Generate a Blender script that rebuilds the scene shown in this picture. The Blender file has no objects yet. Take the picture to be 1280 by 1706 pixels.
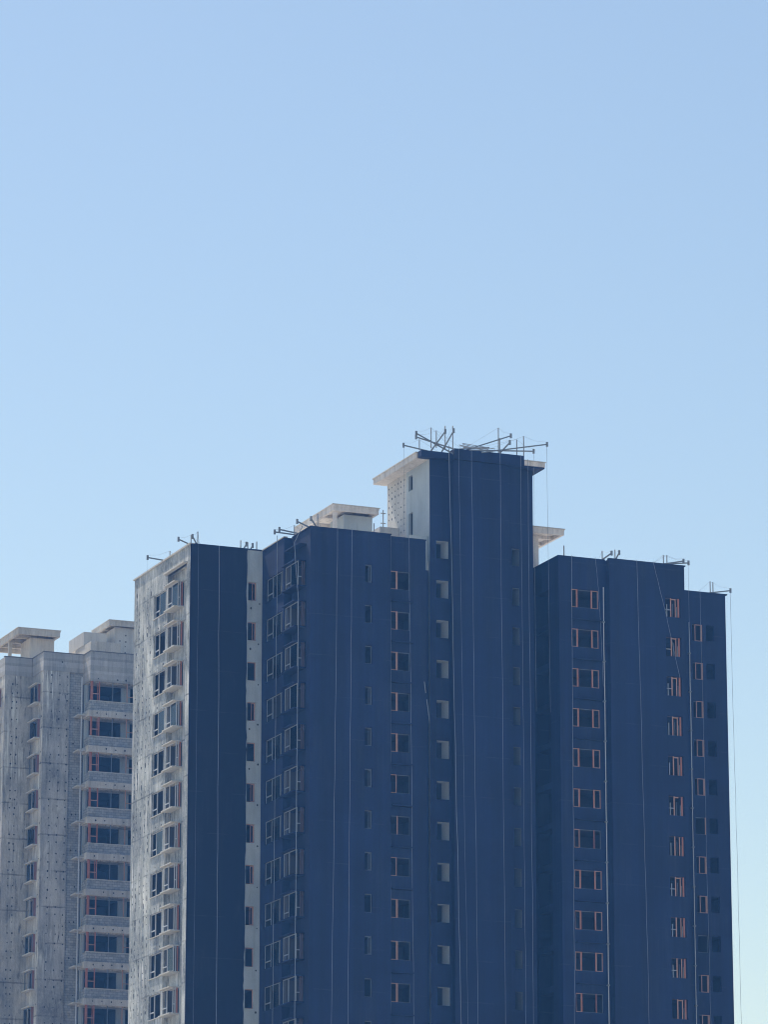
import bpy, math, random
from mathutils import Vector, Matrix
R = math.radians
random.seed(7)
scene = bpy.context.scene
col = scene.collection

# ------------------------------------------------------------------ camera
PITCH, HEAD = math.atan(1747 / 6800), R(22.44)
cam_d = bpy.data.cameras.new('camera')
cam = bpy.data.objects.new('camera', cam_d)
col.objects.link(cam)
cam.location = (0, 0, 1.6)
cam.rotation_euler = (R(90) + PITCH, 0, -HEAD)
cam_d.sensor_fit = 'VERTICAL'
cam_d.sensor_height = 24
cam_d.lens = 24 * 6800 / 1706
cam_d.clip_start, cam_d.clip_end = 0.5, 20000
scene.camera = cam

# ------------------------------------------------------------------ sky, sun, exposure
SUN_AZ, SUN_EL = R(-12), R(58)          # azimuth from +Y towards +X
world = bpy.data.worlds.new('World')
scene.world = world
world.use_nodes = True
wn = world.node_tree
wn.nodes.clear()
sky = wn.nodes.new('ShaderNodeTexSky')
sky.sky_type = 'NISHITA'
sky.sun_disc = False
sky.sun_elevation = SUN_EL
sky.sun_rotation = SUN_AZ
sky.altitude = 300
sky.air_density = 1.28
sky.dust_density = 0.65
sky.ozone_density = 1.2
bg = wn.nodes.new('ShaderNodeBackground')
bg.inputs['Strength'].default_value = 0.108
wo = wn.nodes.new('ShaderNodeOutputWorld')
wn.links.new(sky.outputs[0], bg.inputs['Color'])
wn.links.new(bg.outputs[0], wo.inputs['Surface'])
sun_d = bpy.data.lights.new('sun', 'SUN')
sun_d.energy = 5.0
sun_d.angle = R(0.5)
sun_d.color = (1.0, 0.95, 0.88)
sun = bpy.data.objects.new('sun', sun_d)
col.objects.link(sun)
to_sun = Vector((math.sin(SUN_AZ) * math.cos(SUN_EL), math.cos(SUN_AZ) * math.cos(SUN_EL), math.sin(SUN_EL)))
sun.rotation_euler = to_sun.to_track_quat('Z', 'Y').to_euler()
sun.location = (60, 200, 150)
vs = scene.view_settings
vs.view_transform, vs.look, vs.exposure, vs.gamma = 'Standard', 'None', 0.28, 1.0
vs.use_curve_mapping = False
scene.cycles.use_denoising = True
scene.cycles.filter_width = 1.1
scene.cycles.max_bounces = 6
scene.cycles.volume_bounces = 0

# ------------------------------------------------------------------ materials
def new_mat(name):
    m = bpy.data.materials.new(name)
    m.use_nodes = True
    nt = m.node_tree
    return m, nt, nt.nodes['Principled BSDF']

def N(nt, t, **kw):
    n = nt.nodes.new(t)
    for k, v in kw.items():
        if k.startswith('i_'):
            n.inputs[k[2:].replace('_', ' ')].default_value = v
        else:
            setattr(n, k, v)
    return n

def world_pos(nt, scale):
    g = N(nt, 'ShaderNodeNewGeometry')
    mp = N(nt, 'ShaderNodeMapping')
    mp.inputs['Scale'].default_value = scale
    nt.links.new(g.outputs['Position'], mp.inputs['Vector'])
    return mp.outputs[0]

def noise(nt, scale, ns=1.0, detail=4.0, rough=0.55):
    n = N(nt, 'ShaderNodeTexNoise')
    n.inputs['Scale'].default_value = ns
    n.inputs['Detail'].default_value = detail
    n.inputs['Roughness'].default_value = rough
    nt.links.new(world_pos(nt, scale), n.inputs['Vector'])
    return n.outputs['Fac']

def ramp(nt, fac, stops):
    r = N(nt, 'ShaderNodeValToRGB')
    els = r.color_ramp.elements
    while len(els) < len(stops):
        els.new(0.5)
    for e, (p, c) in zip(els, stops):
        e.position = p
        e.color = (c, c, c, 1) if isinstance(c, (int, float)) else (*c, 1)
    nt.links.new(fac, r.inputs[0])
    return r.outputs[0]

def mix(nt, fac, a, b, mode='MIX'):
    m = N(nt, 'ShaderNodeMix', data_type='RGBA', blend_type=mode)
    for sock, v in ((m.inputs[0], fac), (m.inputs[6], a), (m.inputs[7], b)):
        if isinstance(v, (int, float)):
            sock.default_value = v
        elif isinstance(v, tuple):
            sock.default_value = (*v, 1)
        else:
            nt.links.new(v, sock)
    return m.outputs[2]

def math_n(nt, op, a, b=0.0, c=0.0):
    m = N(nt, 'ShaderNodeMath', operation=op)
    for i, v in enumerate((a, b, c)):
        if isinstance(v, (int, float)):
            m.inputs[i].default_value = v
        else:
            nt.links.new(v, m.inputs[i])
    return m.outputs[0]

def bump(nt, bs, height, strength, dist):
    b = N(nt, 'ShaderNodeBump')
    b.inputs['Strength'].default_value = strength
    b.inputs['Distance'].default_value = dist
    nt.links.new(height, b.inputs['Height'])
    nt.links.new(b.outputs[0], bs.inputs['Normal'])

def concrete(name, dark, mid, light, pour=None, contrast=1.0, boards=0.0, marks=0.0):
    """bare cast concrete: vertical run marks, blotches, pour lines, sandy relief"""
    m, nt, bs = new_mat(name)
    blot = noise(nt, (0.35, 0.35, 0.22), 1.0, 5, 0.6)
    streak = noise(nt, (3.2, 3.2, 0.22), 1.0, 5, 0.65)
    fine = noise(nt, (6, 6, 4), 1.0, 4, 0.7)
    grit = noise(nt, (22, 22, 16), 1.0, 2, 0.6)
    base = ramp(nt, blot, [(0.30, dark), (0.52, mid), (0.72, light)])
    s = ramp(nt, streak, [(0.30, 1 - 0.42 * contrast), (0.5, 1.0), (0.72, 1 + 0.0)])
    c = mix(nt, 0.85, base, s, 'MULTIPLY')
    pale = ramp(nt, fine, [(0.50, 0.0), (0.75, 1.0)])
    c = mix(nt, math_n(nt, 'MULTIPLY', pale, 0.35 * contrast), c, light)
    pits = ramp(nt, grit, [(0.28, 0.55), (0.40, 1.0)])
    c = mix(nt, 0.7 * contrast, c, pits, 'MULTIPLY')
    h = fine
    if marks:
        # dark weeping runs and pale lime runs
        mk = noise(nt, (5.5, 5.5, 0.9), 1.0, 4, 0.7)
        zone = noise(nt, (0.5, 0.5, 0.3), 1.3, 3, 0.5)
        dk = math_n(nt, 'MULTIPLY', ramp(nt, mk, [(0.54, 0.0), (0.66, 1.0)]), ramp(nt, zone, [(0.42, 0.15), (0.6, 1.0)]))
        c = mix(nt, math_n(nt, 'MULTIPLY', dk, marks), c, tuple(v * 0.35 for v in dark))
        lm = noise(nt, (4.5, 4.5, 0.35), 1.0, 3, 0.6)
        zone2 = noise(nt, (0.28, 0.28, 0.16), 1.7, 3, 0.5)
        lk = math_n(nt, 'MULTIPLY', ramp(nt, lm, [(0.5, 0.0), (0.66, 1.0)]), ramp(nt, zone2, [(0.46, 0.0), (0.62, 1.0)]))
        c = mix(nt, math_n(nt, 'MULTIPLY', lk, marks * 0.9), c, tuple(min(0.8, v * 1.18) for v in light))
    if pour:
        g = N(nt, 'ShaderNodeNewGeometry')
        sp = N(nt, 'ShaderNodeSeparateXYZ')
        nt.links.new(g.outputs['Position'], sp.inputs[0])
        wob = math_n(nt, 'MULTIPLY', noise(nt, (1.5, 1.5, 0.5), 1, 3), 0.16)
        zz = math_n(nt, 'ADD', sp.outputs['Z'], wob)
        fr = math_n(nt, 'FRACT', math_n(nt, 'DIVIDE', math_n(nt, 'SUBTRACT', zz, pour[0]), pour[1]))
        d = math_n(nt, 'ABSOLUTE', math_n(nt, 'SUBTRACT', fr, 0.5))
        line = ramp(nt, d, [(0.0, 0.0), (0.012, 0.15), (0.03, 1.0)])
        c = mix(nt, math_n(nt, 'MULTIPLY', ramp(nt, noise(nt, (0.6, 0.6, 0.3), 1, 2), [(0.38, 0.08), (0.6, 1.0)]), 0.6), c, line, 'MULTIPLY')
    if boards:
        g = N(nt, 'ShaderNodeNewGeometry')
        sp = N(nt, 'ShaderNodeSeparateXYZ')
        nt.links.new(g.outputs['Position'], sp.inputs[0])
        fl = math_n(nt, 'FLOOR', math_n(nt, 'MULTIPLY', sp.outputs['Z'], 1 / boards))
        wn_ = N(nt, 'ShaderNodeTexWhiteNoise', noise_dimensions='1D')
        nt.links.new(fl, wn_.inputs['W'])
        c = mix(nt, 0.6, c, ramp(nt, wn_.outputs['Value'], [(0, 0.6), (1, 1.2)]), 'MULTIPLY')
    nt.links.new(c, bs.inputs['Base Color'])
    bs.inputs['Roughness'].default_value = 0.9
    bump(nt, bs, h, 0.8, 0.04)
    return m

def plain(name, colr, rough=0.6, var=0.25, metallic=0.0, sc=3.0):
    m, nt, bs = new_mat(name)
    n = noise(nt, (sc, sc, sc * 0.5), 1, 3)
    c = mix(nt, n, tuple(v * (1 - var) for v in colr), tuple(min(1, v * (1 + var)) for v in colr))
    nt.links.new(c, bs.inputs['Base Color'])
    bs.inputs['Roughness'].default_value = rough
    bs.inputs['Metallic'].default_value = metallic
    return m

def coating(name, colr, var=0.12):
    """dark trowelled facade coat, faint vertical lifts and floor bands"""
    m, nt, bs = new_mat(name)
    a = noise(nt, (1.3, 1.3, 0.03), 1, 4, 0.65)
    b = noise(nt, (0.25, 0.25, 0.25), 1, 4)
    f = math_n(nt, 'ADD', math_n(nt, 'MULTIPLY', a, 0.6), math_n(nt, 'MULTIPLY', b, 0.4))
    c = mix(nt, ramp(nt, f, [(0.35, 0.0), (0.65, 1.0)]), tuple(v * (1 - var) for v in colr), tuple(v * (1 + var) for v in colr))
    fl = noise(nt, (9, 9, 9), 1, 3)
    c = mix(nt, 0.35, c, ramp(nt, fl, [(0.3, 0.7), (0.7, 1.2)]), 'MULTIPLY')
    # dust on the coat: loose patches, drips, and faint joints where each lift was trowelled
    dust = math_n(nt, 'MULTIPLY', ramp(nt, noise(nt, (0.5, 0.5, 0.18), 1, 6, 0.7), [(0.5, 0.0), (0.75, 1.0)]), ramp(nt, noise(nt, (4, 4, 0.25), 1, 3), [(0.4, 0.2), (0.65, 1.0)]))
    g = N(nt, 'ShaderNodeNewGeometry')
    sp = N(nt, 'ShaderNodeSeparateXYZ')
    nt.links.new(g.outputs['Position'], sp.inputs[0])
    zz = math_n(nt, 'ADD', sp.outputs['Z'], math_n(nt, 'MULTIPLY', noise(nt, (0.8, 0.8, 0.3), 1, 2), 0.12))
    fr = math_n(nt, 'ABSOLUTE', math_n(nt, 'SUBTRACT', math_n(nt, 'FRACT', math_n(nt, 'DIVIDE', zz, 2.9)), 0.5))
    jt = math_n(nt, 'MULTIPLY', ramp(nt, fr, [(0.0, 1.0), (0.02, 0.0)]), ramp(nt, noise(nt, (0.7, 0.7, 0.2), 1, 3), [(0.45, 0.0), (0.62, 1.0)]))
    c = mix(nt, math_n(nt, 'MULTIPLY', math_n(nt, 'MAXIMUM', dust, jt), 0.16), c, (0.13, 0.15, 0.18))
    nt.links.new(c, bs.inputs['Base Color'])
    bs.inputs['Roughness'].default_value = 0.75
    bs.inputs['Specular IOR Level'].default_value = 0.3
    bump(nt, bs, noise(nt, (4, 4, 2.5), 1, 3), 0.15, 0.02)
    return m

def blockwork(name, a, b, mortar):
    m, nt, bs = new_mat(name)
    g = N(nt, 'ShaderNodeNewGeometry')
    sp = N(nt, 'ShaderNodeSeparateXYZ')
    nt.links.new(g.outputs['Position'], sp.inputs[0])
    cb = N(nt, 'ShaderNodeCombineXYZ')
    nt.links.new(math_n(nt, 'ADD', sp.outputs['X'], sp.outputs['Y']), cb.inputs[0])
    nt.links.new(sp.outputs['Z'], cb.inputs[1])
    br = N(nt, 'ShaderNodeTexBrick')
    nt.links.new(cb.outputs[0], br.inputs['Vector'])
    br.inputs['Scale'].default_value = 1.0
    br.inputs['Brick Width'].default_value = 0.40
    br.inputs['Row Height'].default_value = 0.20
    br.inputs['Mortar Size'].default_value = 0.018
    br.inputs['Color1'].default_value = (*a, 1)
    br.inputs['Color2'].default_value = (*b, 1)
    br.inputs['Mortar'].default_value = (*mortar, 1)
    c = mix(nt, 0.6, br.outputs['Color'], ramp(nt, noise(nt, (3, 3, 2), 1, 4, 0.65), [(0.3, 0.55), (0.7, 1.25)]), 'MULTIPLY')
    nt.links.new(c, bs.inputs['Base Color'])
    bs.inputs['Roughness'].default_value = 0.95
    bump(nt, bs, br.outputs['Fac'], -0.5, 0.02)
    return m

M = {}
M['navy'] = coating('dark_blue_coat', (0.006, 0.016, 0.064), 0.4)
M['navy_dark_and_shade'] = coating('darker_coat_and_recess_shade', (0.0015, 0.004, 0.024), 0.2)  # darker coat of the bare wing's front, also painted-in shade for the balcony recesses
M['concA'] = concrete('bare_concrete_pale', (0.13, 0.15, 0.175), (0.35, 0.38, 0.39), (0.78, 0.79, 0.76), (70.75, 2.9), 1.5, 0.0, 1.0)
M['concF'] = concrete('bare_concrete_grey', (0.20, 0.21, 0.22), (0.46, 0.45, 0.43), (0.72, 0.69, 0.62), (70.9, 2.9), 1.4, 0.0, 1.0)
M['concT'] = concrete('bare_concrete_core', (0.44, 0.44, 0.43), (0.56, 0.55, 0.53), (0.66, 0.65, 0.62), None, 0.6)
M['render'] = concrete('grey_render', (0.34, 0.39, 0.42), (0.43, 0.49, 0.52), (0.54, 0.60, 0.62), None, 0.5)
M['board'] = concrete('board_marked_concrete', (0.34, 0.35, 0.36), (0.46, 0.46, 0.46), (0.60, 0.59, 0.57), None, 0.8, 0.22, 0.3)
M['fascia'] = concrete('warm_concrete', (0.56, 0.53, 0.50), (0.72, 0.68, 0.64), (0.84, 0.80, 0.75), None, 0.9, 0.0, 0.35)
M['ledge'] = plain('ledge_concrete', (0.52, 0.51, 0.48), 0.9, 0.3, 0, 5)
M['slab'] = concrete('pale_slab_edge', (0.42, 0.40, 0.37), (0.58, 0.55, 0.50), (0.70, 0.66, 0.60), None, 0.8, 0.0, 0.4)
M['block'] = blockwork('grey_blockwork', (0.30, 0.32, 0.34), (0.44, 0.445, 0.44), (0.24, 0.25, 0.27))
M['cop'] = plain('damp_coping', (0.13, 0.14, 0.16), 0.9, 0.4, 0, 3)
M['duskpink'] = plain('dull_red_frame', (0.24, 0.12, 0.12), 0.6, 0.3, 0, 4)
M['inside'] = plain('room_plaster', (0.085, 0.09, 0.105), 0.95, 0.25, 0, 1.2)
M['inpale'] = plain('stair_plaster', (0.66, 0.70, 0.71), 0.95, 0.08, 0, 1.2)
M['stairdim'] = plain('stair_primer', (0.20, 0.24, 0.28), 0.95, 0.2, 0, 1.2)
M['white'] = plain('white_frame', (0.50, 0.52, 0.55), 0.5, 0.15, 0, 4)
M['midgrey'] = plain('light_grey_frame', (0.26, 0.29, 0.33), 0.5, 0.2, 0, 4)
M['grey'] = plain('grey_frame', (0.14, 0.17, 0.21), 0.5, 0.2, 0, 4)
M['pink'] = plain('orange_film_frame', (0.42, 0.15, 0.085), 0.55, 0.3, 0, 4)
M['dimpink'] = plain('dusty_film_frame', (0.10, 0.07, 0.085), 0.6, 0.3, 0, 4)
M['palepink'] = plain('faded_film_frame', (0.46, 0.26, 0.19), 0.55, 0.25, 0, 4)
M['steel'] = plain('worn_steel', (0.20, 0.22, 0.24), 0.55, 0.35, 0.3, 6)
M['pole'] = plain('scaffold_tube', (0.36, 0.37, 0.38), 0.5, 0.35, 0.3, 6)
M['rope'] = plain('pale_rope', (0.23, 0.27, 0.33), 0.9, 0.2, 0, 2)
M['pipe'] = plain('white_plastic_pipe', (0.58, 0.61, 0.64), 0.45, 0.1, 0, 2)
M['plug'] = plain('dark_mortar', (0.035, 0.037, 0.042), 0.95, 0.4, 0, 9)
M['roof'] = plain('roof_screed', (0.60, 0.57, 0.53), 0.95, 0.15, 0, 0.7)
M['ground'] = plain('dry_ground', (0.32, 0.29, 0.24), 0.95, 0.35, 0, 0.05)
M['timber'] = plain('weathered_board', (0.35, 0.30, 0.24), 0.9, 0.3, 0, 5)

m, nt, bs = new_mat('window_glass')
nt.nodes.remove(bs)
lw = N(nt, 'ShaderNodeFresnel')
lw.inputs['IOR'].default_value = 1.24
gl = N(nt, 'ShaderNodeBsdfGlossy')
gl.inputs['Roughness'].default_value = 0.03
gl.inputs['Color'].default_value = (0.85, 0.9, 0.95, 1)
tr = N(nt, 'ShaderNodeBsdfTransparent')
tr.inputs['Color'].default_value = (0.55, 0.62, 0.66, 1)
mx = N(nt, 'ShaderNodeMixShader')
nt.links.new(lw.outputs[0], mx.inputs[0])
nt.links.new(tr.outputs[0], mx.inputs[1])
nt.links.new(gl.outputs[0], mx.inputs[2])
nt.links.new(mx.outputs[0], nt.nodes['Material Output'].inputs['Surface'])
M['glass'] = m

# ------------------------------------------------------------------ mesh helpers
class MB:
    def __init__(s):
        s.v, s.f, s.m, s.mats = [], [], [], []
    def mi(s, mat):
        if mat not in s.mats:
            s.mats.append(mat)
        return s.mats.index(mat)
    def quad(s, pts, mat):
        n = len(s.v)
        s.v += [tuple(p) for p in pts]
        s.f.append(tuple(range(n, n + len(pts))))
        s.m.append(s.mi(mat))
    def box(s, x0, x1, y0, y1, z0, z1, mat):
        n = len(s.v)
        s.v += [(x, y, z) for z in (z0, z1) for y in (y0, y1) for x in (x0, x1)]
        for f in ((0, 2, 3, 1), (4, 5, 7, 6), (0, 1, 5, 4), (2, 6, 7, 3), (0, 4, 6, 2), (1, 3, 7, 5)):
            s.f.append(tuple(n + i for i in f))
            s.m.append(s.mi(mat))
        return s
    def tube(s, pts, r, mat, n=6):
        pts = [Vector(p) for p in pts]
        base = len(s.v)
        for i, p in enumerate(pts):
            d = (pts[min(i + 1, len(pts) - 1)] - pts[max(i - 1, 0)]).normalized()
            a = d.cross(Vector((0, 0, 1)) if abs(d.z) < 0.9 else Vector((1, 0, 0))).normalized()
            b = d.cross(a)
            for k in range(n):
                t = 2 * math.pi * k / n
                s.v.append(tuple(p + (a * math.cos(t) + b * math.sin(t)) * r))
        mi = s.mi(mat)
        for i in range(len(pts) - 1):
            for k in range(n):
                s.f.append((base + i * n + k, base + i * n + (k + 1) % n, base + (i + 1) * n + (k + 1) % n, base + (i + 1) * n + k))
                s.m.append(mi)
        s.f.append(tuple(base + k for k in range(n))[::-1]); s.m.append(mi)
        e = base + (len(pts) - 1) * n
        s.f.append(tuple(e + k for k in range(n))); s.m.append(mi)
        return s
    def bar(s, a, b, w, h, mat):
        """square bar between two points"""
        a, b = Vector(a), Vector(b)
        d = (b - a).normalized()
        u = d.cross(Vector((0, 0, 1)))
        u = u.normalized() if u.length > 1e-3 else Vector((1, 0, 0))
        t = u.cross(d).normalized()
        n = len(s.v)
        for p in (a, b):
            for i, j in ((-1, -1), (1, -1), (1, 1), (-1, 1)):
                s.v.append(tuple(p + u * (i * w / 2) + t * (j * h / 2)))
        for f in ((0, 3, 2, 1), (4, 5, 6, 7), (0, 1, 5, 4), (1, 2, 6, 5), (2, 3, 7, 6), (3, 0, 4, 7)):
            s.f.append(tuple(n + i for i in f)); s.m.append(s.mi(mat))
        return s
    def build(s, name, parent=None, origin=None):
        me = bpy.data.meshes.new(name)
        o = origin or (0, 0, 0)
        me.from_pydata([(x - o[0], y - o[1], z - o[2]) for x, y, z in s.v], [], s.f)
        for mt in s.mats:
            me.materials.append(M[mt])
        me.polygons.foreach_set('material_index', s.m)
        me.update()
        ob = bpy.data.objects.new(name, me)
        ob.location = o
        col.objects.link(ob)
        if parent:
            ob.parent = parent
        return ob

def tag(o, label, cat, group=None, kind=None):
    if label: o['label'] = label
    if cat: o['category'] = cat
    if group: o['group'] = group
    if kind: o['kind'] = kind
    return o

def empty(name, loc):
    e = bpy.data.objects.new(name, None)
    e.location = loc
    col.objects.link(e)
    return e

# a wall plane: axis 'F' looks to -Y (u = X), 'L' looks to -X (u = Y); d runs into the wall
def pt(ax, c, u, z, d=0.0):
    return (u, c + d, z) if ax == 'F' else (c + d, u, z)

def pbox(mb, ax, c, u0, u1, z0, z1, d0, d1, mat):
    if ax == 'F':
        mb.box(u0, u1, c + d0, c + d1, z0, z1, mat)
    else:
        mb.box(c + d0, c + d1, u0, u1, z0, z1, mat)
    return mb

def facade(mb, ax, c, u0, u1, z0, z1, mat, holes=(), deck=None):
    """holes: (ua, ub, za, zb, reveal depth, reveal material)"""
    us = sorted({u0, u1, *[min(max(h[i], u0), u1) for h in holes for i in (0, 1)]})
    zs = sorted({z0, z1, *[min(max(h[i], z0), z1) for h in holes for i in (2, 3)]})
    for j in range(len(zs) - 1):
        run = None
        for i in range(len(us)):
            inside = True
            if i < len(us) - 1:
                um, zm = (us[i] + us[i + 1]) / 2, (zs[j] + zs[j + 1]) / 2
                inside = any(h[0] < um < h[1] and h[2] < zm < h[3] for h in holes)
            if not inside and run is None:
                run = us[i]
            if inside and run is not None:
                q = [pt(ax, c, run, zs[j]), pt(ax, c, us[i], zs[j]), pt(ax, c, us[i], zs[j + 1]), pt(ax, c, run, zs[j + 1])]
                mb.quad(q if ax == 'F' else q[::-1], mat)
                run = None
    for ua, ub, za, zb, dp, rm in holes:
        za = max(za, z0)
        for (a, b) in (((ua, za), (ub, za)), ((ub, za), (ub, zb)), ((ub, zb), (ua, zb)), ((ua, zb), (ua, za))):
            mb.quad([pt(ax, c, *a), pt(ax, c, *b), pt(ax, c, *b, dp), pt(ax, c, *a, dp)], rm)
    if deck is not None:   # inner face of the parapet
        mb.quad([pt(ax, c, u0, deck, 0.2), pt(ax, c, u1, deck, 0.2), pt(ax, c, u1, z1, 0.2), pt(ax, c, u0, z1, 0.2)], mat)

def room(ax, c, u0, u1, z0, z1, d0, d1, ex0, ex1, mat, back=True):
    """what is seen of the room behind an opening"""
    mb = MB()
    a, b, zt, zb = u0 - ex0, u1 + ex1, z1 + 0.12, z0 - 0.02
    ring = [(a, zb), (b, zb), (b, zt), (a, zt)]
    for i in range(4):
        p, q = ring[i], ring[(i + 1) % 4]
        mb.quad([pt(ax, c, *p, d0), pt(ax, c, *q, d0), pt(ax, c, *q, d1), pt(ax, c, *p, d1)], mat)
    if back:
        mb.quad([pt(ax, c, *p, d1) for p in ring], mat)
    # inner side of the wall round the opening
    rin = [(u0, z0), (u1, z0), (u1, z1), (u0, z1)]
    for i in range(4):
        p, q, p2, q2 = ring[i], ring[(i + 1) % 4], rin[i], rin[(i + 1) % 4]
        mb.quad([pt(ax, c, *p, d0), pt(ax, c, *q, d0), pt(ax, c, *q2, d0), pt(ax, c, *p2, d0)], mat)
    return mb

def rect_frame(ax, c, u0, u1, z0, z1, d, w, mat, t=0.05):
    mb = MB()
    pbox(mb, ax, c, u0, u0 + w, z0, z1, d, d + t, mat)
    pbox(mb, ax, c, u1 - w, u1, z0, z1, d, d + t, mat)
    pbox(mb, ax, c, u0 + w, u1 - w, z0, z0 + w, d + .001, d + t - .001, mat)
    pbox(mb, ax, c, u0 + w, u1 - w, z1 - w, z1, d + .001, d + t - .001, mat)
    return mb

STOREY, NST = 2.9, 12
def stack(parent, pieces, ks, keep=lambda k, i: True):
    """pieces: [(name, MB)], first is the part, the others its sub-parts; repeated down the storeys"""
    protos = None
    for k in ks:
        if protos is None:
            org = tuple(sum(c) / len(pieces[0][1].v) for c in zip(*pieces[0][1].v))
            protos = [mb.build(n, None, org) for n, mb in pieces]
            k0 = k
            objs = protos
        else:
            objs = []
            for p in protos:
                c = p.copy()
                col.objects.link(c)
                objs.append(c)
        root = objs[0]
        root.parent = parent
        root.location = (org[0], org[1], org[2] - (k - k0) * STOREY)
        for i, o in enumerate(objs[1:], 1):
            if k != k0 and not keep(k, i):
                bpy.data.objects.remove(o)
                continue
            o.parent = root
            o.location = (0, 0, 0)

# ------------------------------------------------------------------ ground
gb = MB()
gb.quad([(-4000, -4000, 0), (4000, -4000, 0), (4000, 4000, 0), (-4000, 4000, 0)], 'ground')
tag(gb.build('ground'), None, None, kind='structure')

# =================================================================== DARK APARTMENT TOWER
ZT, DECK = 71.33, 70.2
tower = tag(empty('apartment_tower', (115.5, 264, 0)),
            'tall unfinished apartment tower coated dark blue with one bare concrete side', 'building')
bpy.context.view_layer.update()
def part(mb, name, parent=tower):
    o = mb.build(name)
    o.parent = parent
    o.matrix_parent_inverse = parent.matrix_basis.inverted()
    return o
T0 = Vector((115.5, 264, 0))
holder = tower
def stack_t(pieces, ks, keep=lambda k, i: True, base=tower):
    before = set(bpy.data.objects)
    stack(base, pieces, ks, keep)
    for o in set(bpy.data.objects) - before:
        if o.parent is base:
            o.matrix_parent_inverse = base.matrix_basis.inverted()
KS = range(NST)
def rep(h, ks=KS):
    return [(h[0], h[1], h[2] - k * STOREY, h[3] - k * STOREY, h[4], h[5]) for k in ks]
def rnd(seed):
    r = random.Random(seed)
    tab = {}
    def f(k, i, p):
        return tab.setdefault((k, i), r.random()) < p
    return f

# ---- wing with the bare side (left)
AX, AY = 94.40, 264.50
A_WIN = (269.50, 272.20, 67.45, 69.15)
A_BAY = (267.07, 269.26, 67.45, 69.15)
w = MB()
facade(w, 'L', AX, AY, 276.6, 0, ZT, 'concA', [(265.3, 269.3, 0, 70.10, 0.45, 'concA')] + rep((*A_WIN, 0.2, 'concA')), DECK)
facade(w, 'L', AX + 0.45, 265.3, 269.3, 0, 70.10, 'concA', rep((*A_BAY, 0.02, 'concA')))
A_NAR = (98.78, 99.42, 67.62, 68.97)
facade(w, 'F', AY, AX, 99.85, 0, ZT, 'render', rep((*A_NAR, 0.25, 'render')), DECK)
w.quad([(AX, 276.6, 0), (AX, 276.6, ZT), (136.67, 276.6, ZT), (136.67, 276.6, 0)], 'navy')
part(w, 'wall')
c = MB()
c.box(AX - 0.10, AX + 0.3, AY - 0.02, 276.7, ZT - 0.02, ZT + 0.09, 'ledge')
c.box(AX + 0.3, 99.83, AY - 0.05, AY + 0.3, ZT - 0.02, ZT + 0.07, 'navy')
part(c, 'coping')
# dark coat on the front of this wing, ragged where the work stopped
c = MB()
ed = []
rr = random.Random(3)
z = 0.0
while z < ZT - 0.1:
    ed.append((98.70 + 0.02 * math.sin(z * 0.9) + rr.uniform(-0.03, 0.03) - 0.03 * math.sin(z * 0.21), z))
    z += rr.uniform(0.25, 0.7)
ed.append((98.72, ZT + 0.02))
y0, y1 = AY - 0.05, AY - 0.004
for (xa, za), (xb, zb) in zip(ed, ed[1:]):
    c.quad([(AX - 0.01, y0, za), (xa, y0, za), (xb, y0, zb), (AX - 0.01, y0, zb)], 'navy_dark_and_shade')
    c.quad([(xa, y0, za), (xa, y1, za), (xb, y1, zb), (xb, y0, zb)], 'navy_dark_and_shade')
    c.quad([(AX - 0.01, y1, za), (AX - 0.01, y0, za), (AX - 0.01, y0, zb), (AX - 0.01, y1, zb)], 'navy_dark_and_shade')
part(c, 'facade_coat')
# a band of grey render cast against the coat's free edge
def side_window(c, win, frame_mat, seed, ks=KS):
    u0, u1, z0, z1 = win
    W = u1 - u0
    m1, m2 = u1 - 0.36 * W, u0 + 0.15 * W        # far (left in view) casement, near sliver
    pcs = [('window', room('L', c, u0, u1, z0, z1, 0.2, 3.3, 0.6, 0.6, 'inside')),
           ('frame', rect_frame('L', c, u0, u1, z0, z1, 0.10, 0.05, frame_mat)),
           ('mullion', pbox(MB(), 'L', c, m1 - 0.035, m1 + 0.035, z0 + .05, z1 - .05, 0.09, 0.16, frame_mat)),
           ('mullion', pbox(MB(), 'L', c, m2 - 0.035, m2 + 0.035, z0 + .05, z1 - .05, 0.09, 0.16, frame_mat)),
           ('transom', pbox(MB(), 'L', c, m1 + 0.035, u1 - 0.05, z0 + 0.46, z0 + 0.54, 0.095, 0.155, frame_mat)),
           ('pane', pbox(MB(), 'L', c, m2 + 0.035, m1 - 0.035, z0 + .05, z1 - .05, 0.12, 0.13, 'glass')),
           ('sill', pbox(MB(), 'L', c, u0 - 0.03, u1 + 0.03, z0 - 0.06, z0 - 0.005, -0.07, 0.1, 'ledge' if frame_mat == 'white' else 'navy'))]
    t = rnd(seed)
    stack_t(pcs, ks, lambda k, i: t(k, i, {4: 0.85, 5: 0.35 if frame_mat == 'white' else 0.95}.get(i, 1)))
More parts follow.
